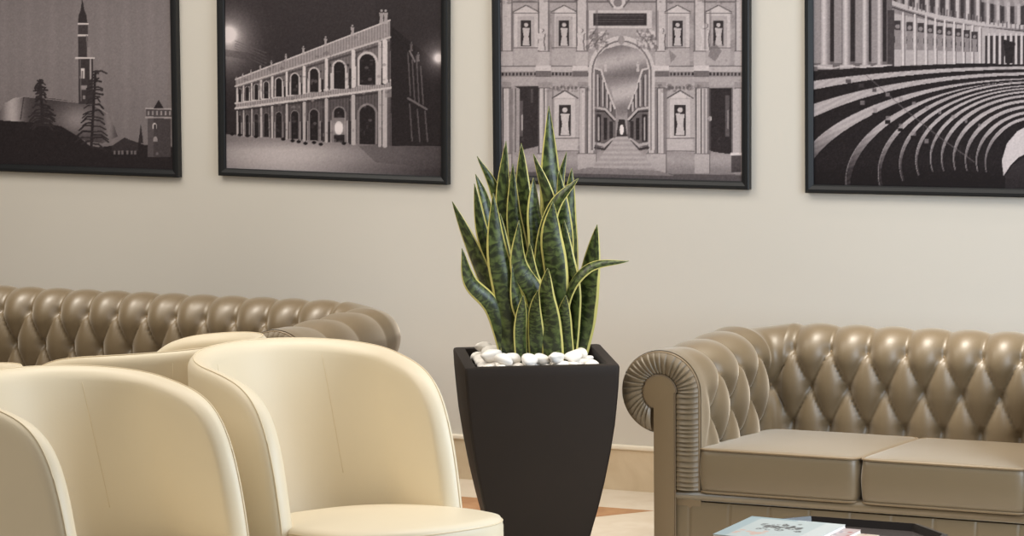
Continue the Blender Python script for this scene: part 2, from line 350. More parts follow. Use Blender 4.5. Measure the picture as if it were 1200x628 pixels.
def paint_stage(c):
    c.A[:] = 136 + 8 * np.sin(c.Y * .21)
    for y in (-6, 2): c.line([(580, y), (880, y)], 2, 95)
    R = c.rect
    # upper order: piers, niches, statues
    for x in (594, 637, 682, 775, 820, 868):
        R(x - 5, -30, x + 5, 80, 164); c.line([(x - 6, -30), (x - 6, 80)], 1.6, 88); c.line([(x + 6, -30), (x + 6, 80)], 1.4, 100); R(x - 7, 60, x + 7, 80, 158); c.line([(x - 7, 60), (x + 7, 60)], 1.2, 90)
    for cx in (616.5, 661, 794, 842):
        R(cx - 14, 14, cx + 14, 58, 168); R(cx - 10, 19, cx + 10, 56, 150); R(cx - 6, 24, cx + 6, 54, 44); c.figure(cx, 53.5, 27, 176); R(cx - 14, 56, cx + 14, 78, 150); c.line([(cx - 14, 56), (cx + 14, 56)], 1.5, 90)
        c.poly([(cx - 15, 14), (cx, 5), (cx + 15, 14)], 172); c.line([(cx - 15, 14), (cx, 6), (cx + 15, 14)], 1.4, 84); c.line([(cx - 15, 15.5), (cx + 15, 15.5)], 1.4, 92)
    for cx, h in ((634, 26), (826, 32), (775, 26), (680, 26)): c.figure(cx + 1.5, 59, h, 92); c.figure(cx, 59, h, 178)
    c.poly([(836, 48), (846, 60), (838, 72), (830, 66)], 92, .6); c.poly([(784, 58), (793, 66), (786, 74)], 92, .5)
    # attic plaque and cartouche
    R(690, 12, 764, 33, 168); R(695.5, 15.5, 758, 30, 46)
    for k in range(5): c.line([(699, 18 + 2.4 * k), (754, 18 + 2.4 * k)], .7, 76)
    c.ell(724, 3, 9, 8, 172); c.ell(724, 3, 5, 5, 110); c.line([(712, 0), (718, 8)], 2, 90); c.line([(737, 0), (731, 8)], 2, 90)
    # entablature between the orders
    R(580, 78, 880, 84, 158); R(580, 84, 880, 90, 120); c.line([(580, 77.5), (880, 77.5)], 1.4, 80)
    for x in np.arange(588, 880, 4.2): R(x, 85, x + 2.2, 88.5, 50)
    for x in (637, 680, 775, 822): R(x - 9, 77, x + 9, 83, 176); R(x - 9, 83, x + 9, 90, 96)
    R(580, 90, 880, 100, 148)
    # lower order
    for x in (594, 636, 642, 683, 693, 764, 775, 820, 826, 866):
        R(x - 4, 98, x + 4, 182, 170); c.line([(x - 4.6, 98), (x - 4.6, 182)], 1.5, 84); c.line([(x + 3.4, 98), (x + 3.4, 182)], 1.6, 116); R(x - 5.4, 96, x + 5.4, 103, 132); c.line([(x - 5, 103), (x + 5, 103)], 1.3, 84)
        R(x - 6, 180, x + 6, 203, 158); c.line([(x - 6, 180), (x + 6, 180)], 1.3, 96); c.line([(x + 6, 180), (x + 6, 203)], 1.2, 92)
    for cx in (662, 797):
        R(cx - 17, 102, cx + 17, 178, 152); R(cx - 12, 116, cx + 12, 162, 172); R(cx - 7, 123, cx + 7, 159, 46); c.figure(cx, 158.5, 33, 186)
        c.poly([(cx - 15, 115), (cx, 105), (cx + 15, 115)], 178); c.line([(cx - 15, 115), (cx, 106), (cx + 15, 115)], 1.6, 82); R(cx - 15, 162, cx + 15, 176, 164); c.line([(cx - 16, 162), (cx + 16, 162)], 1.5, 84); c.line([(cx - 16, 177), (cx + 16, 177)], 1.5, 90)
        for k in range(7): c.ell(cx - 13 + 4.3 * k, 103, 1.6, 2, 100)
    # side doors
    c.poly([(602, 101), (631, 101), (631, 171), (604, 178), (602, 178)], 46); c.poly([(602, 101), (609, 104), (609, 176), (602, 180)], 140); c.line([(604, 104), (604, 178)], 1.4, 90); R(609, 118, 613, 160, 80); c.line([(612, 135), (612, 152)], 1.8, 150); R(622, 104, 625, 120, 70)
    c.poly([(831, 103), (858, 103), (858, 181), (836, 178), (831, 176)], 42); c.ell(832, 139, 2, 3, 180); R(850, 112, 855, 160, 80); c.line([(853, 130), (853, 150)], 1.6, 130); R(858, 104, 868, 182, 158); c.line([(858, 104), (858, 180)], 1.6, 100); R(857, 182, 869, 202, 72); R(856, 179, 870, 182, 190)
    # central arch
    c.arch(728.5, 78, 42, 176, 172); c.arch(728.5, 71, 47, 176, 102); c.arch(728.5, 67, 49, 176, 168); c.arch(728.5, 62.5, 52.5, 178, 134)
    c.poly([(698, 78), (700, 66), (710, 57), (728, 53), (747, 57), (757, 66), (760, 90), (744, 104), (732, 140), (725, 140), (716, 104), (698, 80)], lambda X, Y: 128 + 26 * np.sin((Y - 60) * .16 + (X - 728) * .03) + 10 * (Y > 90))
    c.ell(728, 47, 4, 5, 130); c.line([(700, 60), (692, 45)], 3, 150); 
    for sg in (-1, 1):
        X = lambda d: 728.5 + sg * d
        c.poly([(X(31.5), 80), (X(24), 82), (X(18), 102), (X(12), 118), (X(7), 128), (X(7), 162), (X(12), 166), (X(31.5), 176)], 92)
        c.line([(X(31), 80), (X(24), 82), (X(18), 102), (X(8), 127)], 2.2, 172); c.line([(X(31), 126), (X(19), 128), (X(8), 140)], 2.4, 160); c.line([(X(31), 130), (X(19), 131), (X(9), 142)], 1.6, 44)
        for d, a, b in ((28, 88, 124), (22, 94, 124), (17, 108, 126), (13, 120, 130)): c.line([(X(d), a), (X(d), b)], 1.8, 160); c.line([(X(d - 2), a + 3), (X(d - 2), b)], 1.2, 52)
        R(min(X(30), X(24)), 134, max(X(30), X(24)), 166, 44); R(min(X(21), X(17)), 138, max(X(21), X(17)), 164, 40); R(min(X(14), X(10)), 142, max(X(14), X(10)), 162, 48)
        c.line([(X(27), 138), (X(27), 164)], 1.8, 150); c.line([(X(31), 168), (X(20), 170), (X(10), 163)], 3, 156); c.line([(X(31), 173), (X(20), 175), (X(11), 166)], 3, 58)
        c.figure(X(19), 84, 12, 168)
        # winged figures above the arch
        for d, y in ((22, 42), (30, 50), (34, 40), (38, 52)): c.ell(X(d), y, 5.5, 5.5, 178, .8); c.ell(X(d + 2), y + 3, 2.2, 2.6, 88, .8); c.line([(X(d - 4), y - 6), (X(d + 3), y + 5)], 1.6, 110)
    c.poly([(725, 140), (732, 140), (735, 160), (722, 160)], 48); c.ell(728.5, 152, 2.4, 6, 205); c.glow(728.5, 152, 5, 25)
    c.poly([(722, 160), (735, 160), (752, 180), (772, 202), (690, 202), (706, 180)], lambda X, Y: 150 + 8 * np.sin(Y * 1.1))
    # stage floor
    c.poly([(580, 201), (880, 205), (880, 230), (580, 230)], 92); c.poly([(690, 196), (772, 200), (790, 206), (660, 203)], 126)
    c.A -= 16 * np.clip((c.Y - 188) / 20, 0, 1) + 12 * np.clip((600 - c.X) / 12, 0, 1)
    c.grain(3.2, seed=5)
    c.blotch((588, -40, 872, 200), 160, .12, 5)
    for k, (b, n) in enumerate((((692, 36, 712, 58), 60), ((746, 36, 768, 58), 60), ((640, 100, 690, 107), 40), ((770, 100, 822, 107), 40), ((588, -30, 690, 4), 90), ((765, -30, 872, 4), 90))):
        c.blotch(b, n, .35, 20 + k)
    for x in (594, 637, 682, 775, 820, 868, 642, 693, 764, 826): c.rect(x + 5, 12, x + 8, 58, 92, .45); c.rect(x + 4.4, 104, x + 7, 180, 88, .5); c.line([(x - 1, 104), (x - 1, 180)], .8, 140, .6)

def paint_seats(c):
    c.A[:] = 118
    D, LT = 30, 150
    # upper gallery: far curved wall with windows, soffit above
    c.poly([(940, -60), (1210, -60), (1210, 14), (1150, 10), (1100, 3), (1060, -4)], lambda X, Y: 70 + 25 * np.sin(X * .35) + 10 * np.sin(X * .9))
    c.poly([(1020, -60), (1210, -60), (1210, 32), (1150, 28), (1095, 20), (1050, 6)], lambda X, Y: 92 + 38 * np.sin(X * .55))
    for i in range(13): x = 1062 + i * 12; c.line([(x, -12 + i * 1.6), (x, 10 + i * 1.9)], 3.2, 172, .8); c.line([(x + 5, -12 + i * 1.6), (x + 5, 8 + i * 1.9)], 3, 52, .9)
    c.poly([(1150, -60), (1210, -60), (1210, 6), (1180, 8), (1150, 2)], 150, .7)
    c.line([(1010, -8), (1060, 8), (1100, 20), (1150, 28), (1205, 32)], 5, 160); c.line([(1010, -3), (1060, 13), (1100, 25), (1150, 33), (1205, 37)], 2, 70)
    for i in range(30): x = 1065 + i * 5; c.line([(x, 2 + (x - 1065) * .21), (x, 10 + (x - 1065) * .19)], 1.4, 96)
    # colonnade wall
    c.poly([(1040, 14), (1100, 26), (1205, 38), (1205, 78), (1150, 74), (1040, 80)], 152)
    for i, x in enumerate((1052, 1066, 1079, 1090, 1101, 1112, 1123, 1133, 1142)):
        a, b = 24 + i * 1.6, 58 + i * .4; c.rect(x - 3.6, a, x + 3.6, b, 54); c.figure(x, b, b - a - 4, 128); c.line([(x + 6.3, 15 + i * 2.2), (x + 6.3, 77)], 2.2, 178); c.line([(x + 8.0, 18 + i * 2), (x + 8.0, 76)], 1.0, 92)
    for i in range(9): x = 1154 + i * 6.4; c.rect(x, 42, x + 3.4, 75, 52); c.line([(x + 5, 40), (x + 5, 76)], 2, 172)
    c.poly([(1176, 46), (1190, 50), (1186, 74), (1178, 74)], 36)
    # big near columns at the left
    c.poly([(940, -60), (1045, -60), (1045, 84), (940, 84)], 92)
    for x, w in ((967, 11), (992, 9.5), (1014, 8), (1031, 6.5)):
        c.rect(x - w * 1.5, -60, x - w * .55, 74, 126); c.rect(x + w * .5, -60, x + w * 1.15, 72, 40)
        c.poly([(x - w / 2, -60), (x + w / 2, -60), (x + w / 2, 78), (x - w / 2, 78)], lambda X, Y: 112 + 60 * np.exp(-((X - x + w * .12) / (w * .34)) ** 2)); c.rect(x - w * .8, 76, x + w * .8, 84, 150); c.rect(x - w * .8, 81, x + w * .8, 84, 60)
    c.rect(1040, 12, 1048, 80, 60); c.line([(954, 77), (975, 80), (992, 77), (1012, 79), (1045, 76)], 1.4, 170)
    # curved rows of seats
    c.poly([(940, 84), (1000, 80), (1060, 77), (1140, 74), (1210, 76), (1210, 240), (940, 240)], D)
    cx = 1214.0
    rows = [(537, 136, 214), (371, 129, 214), (283, 122, 214), (223, 117, 212), (185, 107, 202.5), (160, 92, 192), (141, 84, 187), (124, 77.5, 184), (111, 73, 184), (97, 68, 184.5), (83, 63, 186), (70, 58, 188), (59.5, 53.5, 190)]
    for k, (a, b, cy) in enumerate(rows):
        th = np.linspace(math.pi * .93, math.pi * 1.53, 60)
        o = [(cx + a * math.cos(t), cy + b * math.sin(t)) for t in th]
        a2, b2, cy2 = rows[k + 1] if k < len(rows) - 1 else (50, 49, 192)
        q = []
        for t in th[::-1]:
            f = max(0, min(1, (t - math.pi * 1.0) / (math.pi * .22))); f = .16 + .34 * f
            q.append((cx + (a * (1 - f) + a2 * f) * math.cos(t), (cy * (1 - f) + cy2 * f) + (b * (1 - f) + b2 * f) * math.sin(t)))
        c.poly(o + q, lambda X, Y: 152 - 100 * np.clip((Y - 150) / 50, 0, 1) + 6 * np.sin(X * .5 + Y))
        c.line(o, .9, 176, .45); c.line(q, 1.0, 18)
    for i in range(11): x, y = 991 + i * 15.5 - .0 * i, 93 + i * 5.2; c.rect(x, y, x + 6 - .3 * i, y + 4.2, 58 if i < 3 else 120, .8)
    for i in range(6): x, y = 1008 + i * 15, 118 + 9 * i; c.rect(x, y, x + 5, y + 8, 120, .75); c.rect(x - 1, y + 5, x + 5, y + 9, 26)
    c.line([(1015, 88), (1060, 128), (1100, 160), (1142, 190)], 1, 92, .8)
    for i in range(8): x = 1060 + i * 11; c.line([(x, 124 + i * 8), (x, 140 + i * 8)], .8, 80, .7)
    # stage edge at far right
    c.poly([(1176, 206), (1174, 188), (1180, 168), (1192, 154), (1210, 144), (1210, 176), (1194, 184), (1184, 194)], 176); c.poly([(1178, 206), (1186, 194), (1210, 178), (1210, 240), (1178, 240)], 46)
    c.A -= 10 * np.clip((c.Y - 190) / 30, 0, 1)
    c.grain(3.0, seed=7)

INK_LO, INK_HI = np.array([32, 26, 29.]), np.array([208, 198, 200.])
def ink(g):                      # grey level 0..255 -> warm black-and-white print colour, linear
    t = np.clip((g[:, None] - 32) / 150, -.06, 1.12); s = np.clip(INK_LO + (INK_HI - INK_LO) * t, 4, 245) / 255
    return np.where(s <= .04045, s / 12.92, ((s + .055) / 1.055) ** 2.4)

def framed_picture(pl, pr, height, paint, label, wl=None, wr=None):
    """pl, pr: lower corners on the wall (room coordinates)."""
    w = (pr - pl).length; ang = math.atan2(pr.z - pl.z, pr.x - pl.x)
    root = thing('framed_picture', label, 'picture', (pl.x, 0, pl.z), 0, 'black framed photographs along the wall')
    root.rotation_euler = (0, -ang, 0)
    dp, bw = .026, .0265
    bm = bmesh.new()
    prof = [(0, 0), (0, -dp), (.0035, -dp - .002), (.012, -dp - .002), (bw - .004, -dp + .003), (bw, -dp + .006), (bw, 0)]
    rings = []
    for cx, cz, sx, sz in ((0, 0, 1, 1), (w, 0, -1, 1), (w, height, -1, -1), (0, height, 1, -1)):
        rings.append([bm.verts.new((cx + sx * a, b, cz + sz * a)) for a, b in prof])
    for i in range(4):
        A, B = rings[i], rings[(i + 1) % 4]
        for k in range(len(prof)):
            k2 = (k + 1) % len(prof); bm.faces.new((A[k], A[k2], B[k2], B[k]))
    from_bm('frame', bm, M['frame'], root, smooth=False)
    step = .0025; n, m = int((w - 2 * bw) / step), int((height - 2 * bw) / step)
    xs = np.linspace(bw - .002, w - bw + .002, n); zs_ = np.linspace(bw - .002, height - bw + .002, m)
    X, Z = np.meshgrid(xs, zs_); V = np.stack([X.ravel(), np.full(X.size, -.014), Z.ravel()], -1)
    me = bpy.data.meshes.new('print')
    idx = np.arange(n * m).reshape(m, n); q = np.stack([idx[:-1, :-1], idx[:-1, 1:], idx[1:, 1:], idx[1:, :-1]], -1).reshape(-1, 4)
    me.vertices.add(len(V)); me.vertices.foreach_set('co', V.ravel().astype(np.float32))
    me.loops.add(q.size); me.loops.foreach_set('vertex_index', q.ravel().astype(np.int32))
    me.polygons.add(len(q)); me.polygons.foreach_set('loop_start', np.arange(0, q.size, 4, dtype=np.int32)); me.polygons.foreach_set('loop_total', np.full(len(q), 4, dtype=np.int32))
    me.update(calc_edges=True)
    ca_, sa_ = math.cos(ang), math.sin(ang)
    W3 = np.stack([pl.x + V[:, 0] * ca_ - V[:, 2] * sa_, V[:, 1], pl.z + V[:, 0] * sa_ + V[:, 2] * ca_], -1)
    px = project(W3)
    cv = Canvas(px[:, 0].min() - 2, -62, px[:, 0].max() + 2, 236); paint(cv)
    col = ink(cv.sample(px[:, 0], px[:, 1]))
    at = me.color_attributes.new('ink', 'FLOAT_COLOR', 'POINT'); at.data.foreach_set('color', np.concatenate([col, np.ones((len(col), 1))], 1).astype(np.float32).ravel())
    link('print', me, M['print'], root, smooth=False)
    bm = bmesh.new(); add_box(bm, .004, w - .004, -.010, -.001, .004, height - .004); from_bm('backing_board', bm, M['foot'], root, smooth=False)
    return root
w0 = on_wall(213.4, 207.5); v0 = on_wall(0, 200); d = (w0 - v0).normalized()
W = (on_wall(528, 216) - on_wall(260, 205)).length
HT = .74
framed_picture(w0 - d * W, w0, HT, paint_church, 'framed night photograph of a slender bell tower and domed church roof, leftmost on the wall')
framed_picture(on_wall(260, 205), on_wall(528, 216), HT, paint_loggia, 'framed photograph of a two-storey arcaded palace lit at night, above the left sofa')
framed_picture(on_wall(581.8, 213.8), on_wall(880.6, 221.8), HT, paint_stage, 'framed photograph of an ornate theatre stage with a central arch, behind the plant')
a4, b4 = on_wall(946.3, 225.3), on_wall(1200, 230.6); d4 = (b4 - a4).normalized()
framed_picture(a4, a4 + d4 * .83, HT, paint_seats, 'framed photograph of curved rows of theatre seats, rightmost above the right sofa')

# ------------------------------------------------------------------ chesterfield sofas
R_, ZC = .11, .54                  # scroll radius and height of its axis
RHO = .15                          # corner rounding of the scroll axis
YB = .77                           # back scroll axis behind the front plane
STEM = -.018
Z0 = .235
def sofa(label, seats, inner, N, loc, group):
    root = thing('chesterfield_sofa', label, 'sofa', loc, 0, group)
    Wd = inner + 2 * R_                                   # distance between the arm axes
    # ---- axis path with inner-wall length u
    arm = YB - RHO; arc = (RHO - R_) * math.pi / 2; strt = Wd - 2 * RHO
    sp = (strt + arc) / N; spa = (arm + arc / 2) / 3.6
    def path(kind, t):             # t = 0..1 within the segment -> axis point, inward normal, u
        if kind == 'l': return (0, t * arm), (1, 0), -(arm + arc / 2) / spa + t * arm / spa
        if kind == 'a':
            th = t * math.pi / 2; return (RHO - RHO * math.cos(th), arm + RHO * math.sin(th)), (math.cos(th), -math.sin(th)), ((t - .5) * arc / (spa if t < .5 else sp))
        if kind == 'b': return (RHO + t * strt, YB), (0, -1), (arc / 2 + t * strt) / sp
        if kind == 'c':
            th = t * math.pi / 2; return (Wd - RHO + RHO * math.sin(th), YB - RHO + RHO * math.cos(th)), (-math.sin(th), -math.cos(th)), N + ((t - .5) * arc / (sp if t < .5 else spa))
        return (Wd, arm - t * arm), (-1, 0), N + (arc / 2 + t * arm) / spa
    # ---- profile: inner wall up, round the scroll, down the outside
    wl = ZC - Z0; wmax = wl + R_ * math.radians(262)
    def prof(w):
        if w <= wl: return R_, Z0 + w, 1.0, 0.0
        ph = (w - wl) / R_
        return R_ * math.cos(ph), ZC + R_ * math.sin(ph), math.cos(ph), math.sin(ph)
    ws = np.concatenate([np.linspace(0, wl, 42), np.linspace(wl, wmax, 62)[1:]])
    RS = .1155; w3 = .12
    def disp(u, w, ulo, uhi):
        v = (w - w3) / RS; vc = np.clip(v, 0, 2)
        p = u + vc / 2 + .5; q = u - vc / 2 + .5
        prod = np.abs(np.sin(math.pi * p)) * np.abs(np.sin(math.pi * q))
        fade = 1 - .62 * smooth_step(2.0, 3.2, v) - .38 * smooth_step(3.4, 5.6, v)
        fu = smooth_step(-3.45, -2.75, u) * (1 - smooth_step(N + 2.75, N + 3.45, u))
        h = .031 * (prod ** .42) * fade
        dm = 0
        for k, off in ((0, .5), (1, 0.), (2, .5)):
            du = (u - off) - np.round(u - off); d2 = (du * (sp if 0 <= u <= N else spa)) ** 2 + ((v - k) * RS) ** 2
            dm = np.maximum(dm, np.exp(-d2 / .017 ** 2))
        return (h - .012 * dm - .010) * fu + .010 * (1 - fu)
    def sheet(name, parts, mt):
        V = []; cols = 0
        for kind, t0, t1, n, last in parts:
            ts = np.linspace(t0, t1, n)
            for t in (ts if last else ts[:-1]):
                (ax, ay), (nx, ny), u = path(kind, t); cols += 1
                for w in ws:
                    q, z, cq, cz = prof(w); h = float(disp(u, w, 0, 0))
                    if kind in 'ac': h -= .016 * math.sin(math.pi * t) * float(smooth_step(.20, .40, w))
                    V.append((ax + nx * (q + cq * h), ay + ny * (q + cq * h), z + cz * h))
                # outside: from the scroll's underside to the stem and down
                qe, ze, _, _ = prof(wmax)
                V.append((ax + nx * STEM, ay + ny * STEM, ze - .004)); V.append((ax + nx * STEM, ay + ny * STEM, .05))
        k = len(ws) + 2
        return from_data(name, V, grid_faces(cols, k), mt, root)
    nb = int(strt / .0075); na = int(arm / .0075)
    sheet('tufted_arm', [('l', 0, 1, na, False), ('a', 0, .5, 14, True)], M['leather'])
    sheet('tufted_back', [('a', .5, 1, 14, False), ('b', 0, 1, nb, False), ('c', 0, .5, 14, True)], M['leather'])
    sheet('tufted_arm', [('c', .5, 1, 14, False), ('r', 0, 1, na, True)], M['leather'])
    # ---- buttons
    bmb = bmesh.new(); bmesh.ops.create_uvsphere(bmb, u_segments=12, v_segments=8, radius=.0085); bme = bpy.data.meshes.new('button'); bmb.to_mesh(bme); bmb.free()
    bme.polygons.foreach_set('use_smooth', [True] * len(bme.polygons)); bme.materials.append(M['leather_button'])
    samp = []
    for kind in 'labcr':
        for t in np.linspace(0, 1, 400): samp.append((path(kind, t)[2], kind, t))
    cnt = 0
    for k in (0, 1, 2):
        us = [i + (.5 if k != 1 else 0) for i in range(-5, N + 5)] + ([N + 5 - .5] if False else [])
        for u in us:
            if u < -2.7 or u > N + 2.7: continue
            kk = min(samp, key=lambda s_: abs(s_[0] - u)); (ax, ay), (nx, ny), _ = path(kk[1], kk[2])
            q, z, cq, cz = prof(w3 + k * RS); h = -.0215
            o = bpy.data.objects.new('button', bme); C.objects.link(o); o.parent = root
            nrm = Vector((nx * cq, ny * cq, cz)); o.location = (ax + nx * (q + cq * h), ay + ny * (q + cq * h), z + cz * h)
            o.rotation_mode = 'QUATERNION'; o.rotation_quaternion = nrm.to_track_quat('Z', 'Y'); o.scale = (1, 1, .55); cnt += 1
    # ---- arm fronts: pleated facing around a smooth keyhole panel
    ri = .05; xi_in = .045
    for side in (0, 1):
        def fx(q): return q if side == 0 else Wd - q
        # closing cap behind
        pts = [(R_ + .008, .21), (R_ + .008, ZC)] + [((R_ + .008) * math.cos(t), ZC + (R_ + .008) * math.sin(t)) for t in np.linspace(0, math.radians(262), 40)] + [(STEM, ZC - R_), (STEM, .05), (xi_in, .05), (xi_in, .21)]
        extrude_poly('arm_front', [(fx(a), b) for a, b in pts], .0, .03, M['leather_core'], root, .003)
        path_o = [(R_ + .004, z) for z in np.linspace(.262, ZC, 60)] + [((R_ + .004) * math.cos(t), ZC + (R_ + .004) * math.sin(t)) for t in np.linspace(0, math.radians(256), 190)[1:]]
        path_i = [(xi_in, z) for z in np.linspace(.262, ZC - .005, 60)] + [(ri * math.cos(t), ZC + ri * math.sin(t)) for t in np.linspace(0, math.radians(236), 190)[1:]]
        # arc length for the pleat phase, taken along the mid line
        mid = [((a[0] + b[0]) / 2, (a[1] + b[1]) / 2) for a, b in zip(path_o, path_i)]
        Ls = np.concatenate([[0], np.cumsum([math.dist(mid[i], mid[i + 1]) for i in range(len(mid) - 1)])])
        # resample evenly
        NN = 520; le = np.linspace(0, Ls[-1], NN)
        po = np.stack([np.interp(le, Ls, [p[0] for p in path_o]), np.interp(le, Ls, [p[1] for p in path_o])], -1); pi_ = np.stack([np.interp(le, Ls, [p[0] for p in path_i]), np.interp(le, Ls, [p[1] for p in path_i])], -1)
        npl = 46; V = []; KJ = 9
        jit = .25 * np.sin(np.arange(NN) * .05) + .12 * np.sin(np.arange(NN) * .131)
        for i in range(NN):
            ph = (i / NN * npl + jit[i]) % 1.0; saw = (1 - ph) ** .8 if ph > .12 else ph / .12
            for j in range(KJ):
                s_ = j / (KJ - 1); p = pi_[i] * (1 - s_) + po[i] * s_
                env = math.sin(math.pi * min(1, max(0, s_ * .94 + .03))) ** .5
                V.append((fx(p[0]), -.003 - .013 * env - .0085 * saw * env, p[1]))
        from_data('pleated_facing', V, grid_faces(NN, KJ), M['leather'], root)
        tube('piping', [(fx(a), -.004, b) for a, b in path_o[::3]], .0042, M['leather_core'], root)
        key = [(STEM, .05), (xi_in - .002, .05), (xi_in - .002, ZC)] + [(ri * .97 * math.cos(t), ZC + ri * .97 * math.sin(t)) for t in np.linspace(.1, math.radians(247), 36)] + [(STEM, ZC - ri * .9)]
        fp = extrude_poly('facing_panel', [(fx(a), b) for a, b in key], -.017, .0, M['leather_core'], root, .006, 3)
        tube('piping', [(fx(xi_in), -.013, z) for z in np.linspace(.06, ZC, 8)] + [(fx(ri * math.cos(t)), -.013, ZC + ri * math.sin(t)) for t in np.linspace(.08, math.radians(243), 30)], .003, M['leather_line'], fp)
    # ---- base, rail, feet
    bm = bmesh.new(); xa, xb = xi_in, Wd - xi_in; KX = int((xb - xa) / .004); zz = np.linspace(.05, .228, 12); vs = []
    for i in range(KX + 1):
        x = xa + (xb - xa) * i / KX; g = abs(((x - xa - .04) / .119 + .5) % 1 - .5) * .119
        dy = .004 * math.exp(-(g / .0035) ** 2); col = []
        for z in zz: col.append(bm.verts.new((x, .004 - .010 * math.sin(math.pi * (z - .05) / .178) ** .5 + dy, z)))
        vs.append(col)
    for i in range(KX):
        for j in range(len(zz) - 1): bm.faces.new((vs[i][j], vs[i + 1][j], vs[i + 1][j + 1], vs[i][j + 1]))
    from_bm('base_panel', bm, M['leather'], root)
    bm = bmesh.new(); add_box(bm, STEM + .004, Wd - STEM - .004, .03, YB + .01, .05, .236); from_bm('base', bm, M['leather_core'], root, smooth=False)
    pts = [(xi_in + .001, 0)]; V = []; KP = 14
    for x in (xi_in + .001, Wd - xi_in - .001):
        for k in range(KP):
            an = 2 * math.pi * k / KP; V.append((x, .016 - .026 * math.cos(an), .2475 + .0175 * math.sin(an)))
    from_data('front_rail', V, grid_faces(2, KP, True) + [tuple(range(KP)), tuple(range(2 * KP - 1, KP - 1, -1))], M['leather'], root)
    for x in (.02, Wd - .02):
        for y in (.06, YB - .05):
            bm = bmesh.new(); bmesh.ops.create_cone(bm, cap_ends=True, segments=18, radius1=.02, radius2=.028, depth=.052); bmesh.ops.translate(bm, verts=bm.verts, vec=(x, y, .026)); from_bm('foot', bm, M['foot'], root)
    # ---- seat cushions
    cw = inner / seats
    for s_ in range(seats):
        x0c = R_ + s_ * cw
        cush = seat_cushion(x0c + .002, x0c + cw - .002, -.012, YB - R_ - .012, .258, .385, root, s_)
    return root
def seat_cushion(x0, x1, y0, y1, z0, z1, root, seed):
    n, m_, kz = 34, 36, 9; V = []; cx, cy = (x0 + x1) / 2, (y0 + y1) / 2; hx, hy = (x1 - x0) / 2, (y1 - y0) / 2
    def crown(a, b): return (max(0, 1 - abs(a) ** 2.6) * max(0, 1 - abs(b) ** 2.6)) ** .7
    def outline(t):   # rounded rectangle, t in 0..1 clockwise
        th = 2 * math.pi * t; c_, s_ = math.cos(th), math.sin(th); e = 2 / 18.0
        return math.copysign(abs(c_) ** e, c_), math.copysign(abs(s_) ** e, s_)
    KO = 220; bm = bmesh.new()
    def ring(f, z, bul=0):
        out = []
        for k in range(KO):
            a, b = outline(k / KO); out.append(bm.verts.new((cx + hx * a * f, cy + (hy + (bul if b < 0 else 0)) * b * f, z(a * f, b * f))))
        return out
    rings = []
    tl = lambda b: -.024 * (b + 1)
    zt = lambda a, b: z1 + .014 * crown(a, b) + tl(b)
    zb = lambda a, b: z0
    for f in (.04, .2, .4, .6, .75, .86, .94, .98): rings.append(ring(f, zt))
    rings.append(ring(1.0, lambda a, b: z1 - .004 + tl(b)))
    for i in range(1, 7):
        t = i / 7; rings.append(ring(1.0 + .012 * math.sin(math.pi * t), lambda a, b: (z1 - .004 + tl(b)) * (1 - t) + (z0 + .004) * t, .004 * math.sin(math.pi * t)))
    rings.append(ring(1.0, lambda a, b: z0 + .004)); rings.append(ring(.96, zb)); rings.append(ring(.4, zb))
    for A, B in zip(rings[:-1], rings[1:]):
        for k in range(KO): bm.faces.new((A[k], A[(k + 1) % KO], B[(k + 1) % KO], B[k]))
    bm.faces.new(rings[0]); bm.faces.new(rings[-1][::-1])
    o = from_bm('seat_cushion', bm, M['leather'], root)
    for z in (z1 - .002, z0 + .003):
        tube('piping', [(cx + hx * 1.002 * outline(k / KO)[0], cy + hy * 1.002 * outline(k / KO)[1], z + (tl(outline(k / KO)[1]) if z > z0 + .05 else 0)) for k in range(KO)], .0034, M['leather_core'], o, True)
    return o
NF = 7.53 - L                      # y of the sofa front plane
sofa('taupe tufted chesterfield sofa on the right, seat cushions in view beside the planter', 2, .952, 8, (-2.80 + XO, NF, 0), 'taupe chesterfield sofas')
inL = 1.5
sofa('taupe tufted chesterfield sofa on the left, half hidden behind the cream tub chairs', 3, inL, 13, (-4.055 + XO - inL - 2 * R_, NF + .03, 0), 'taupe chesterfield sofas')

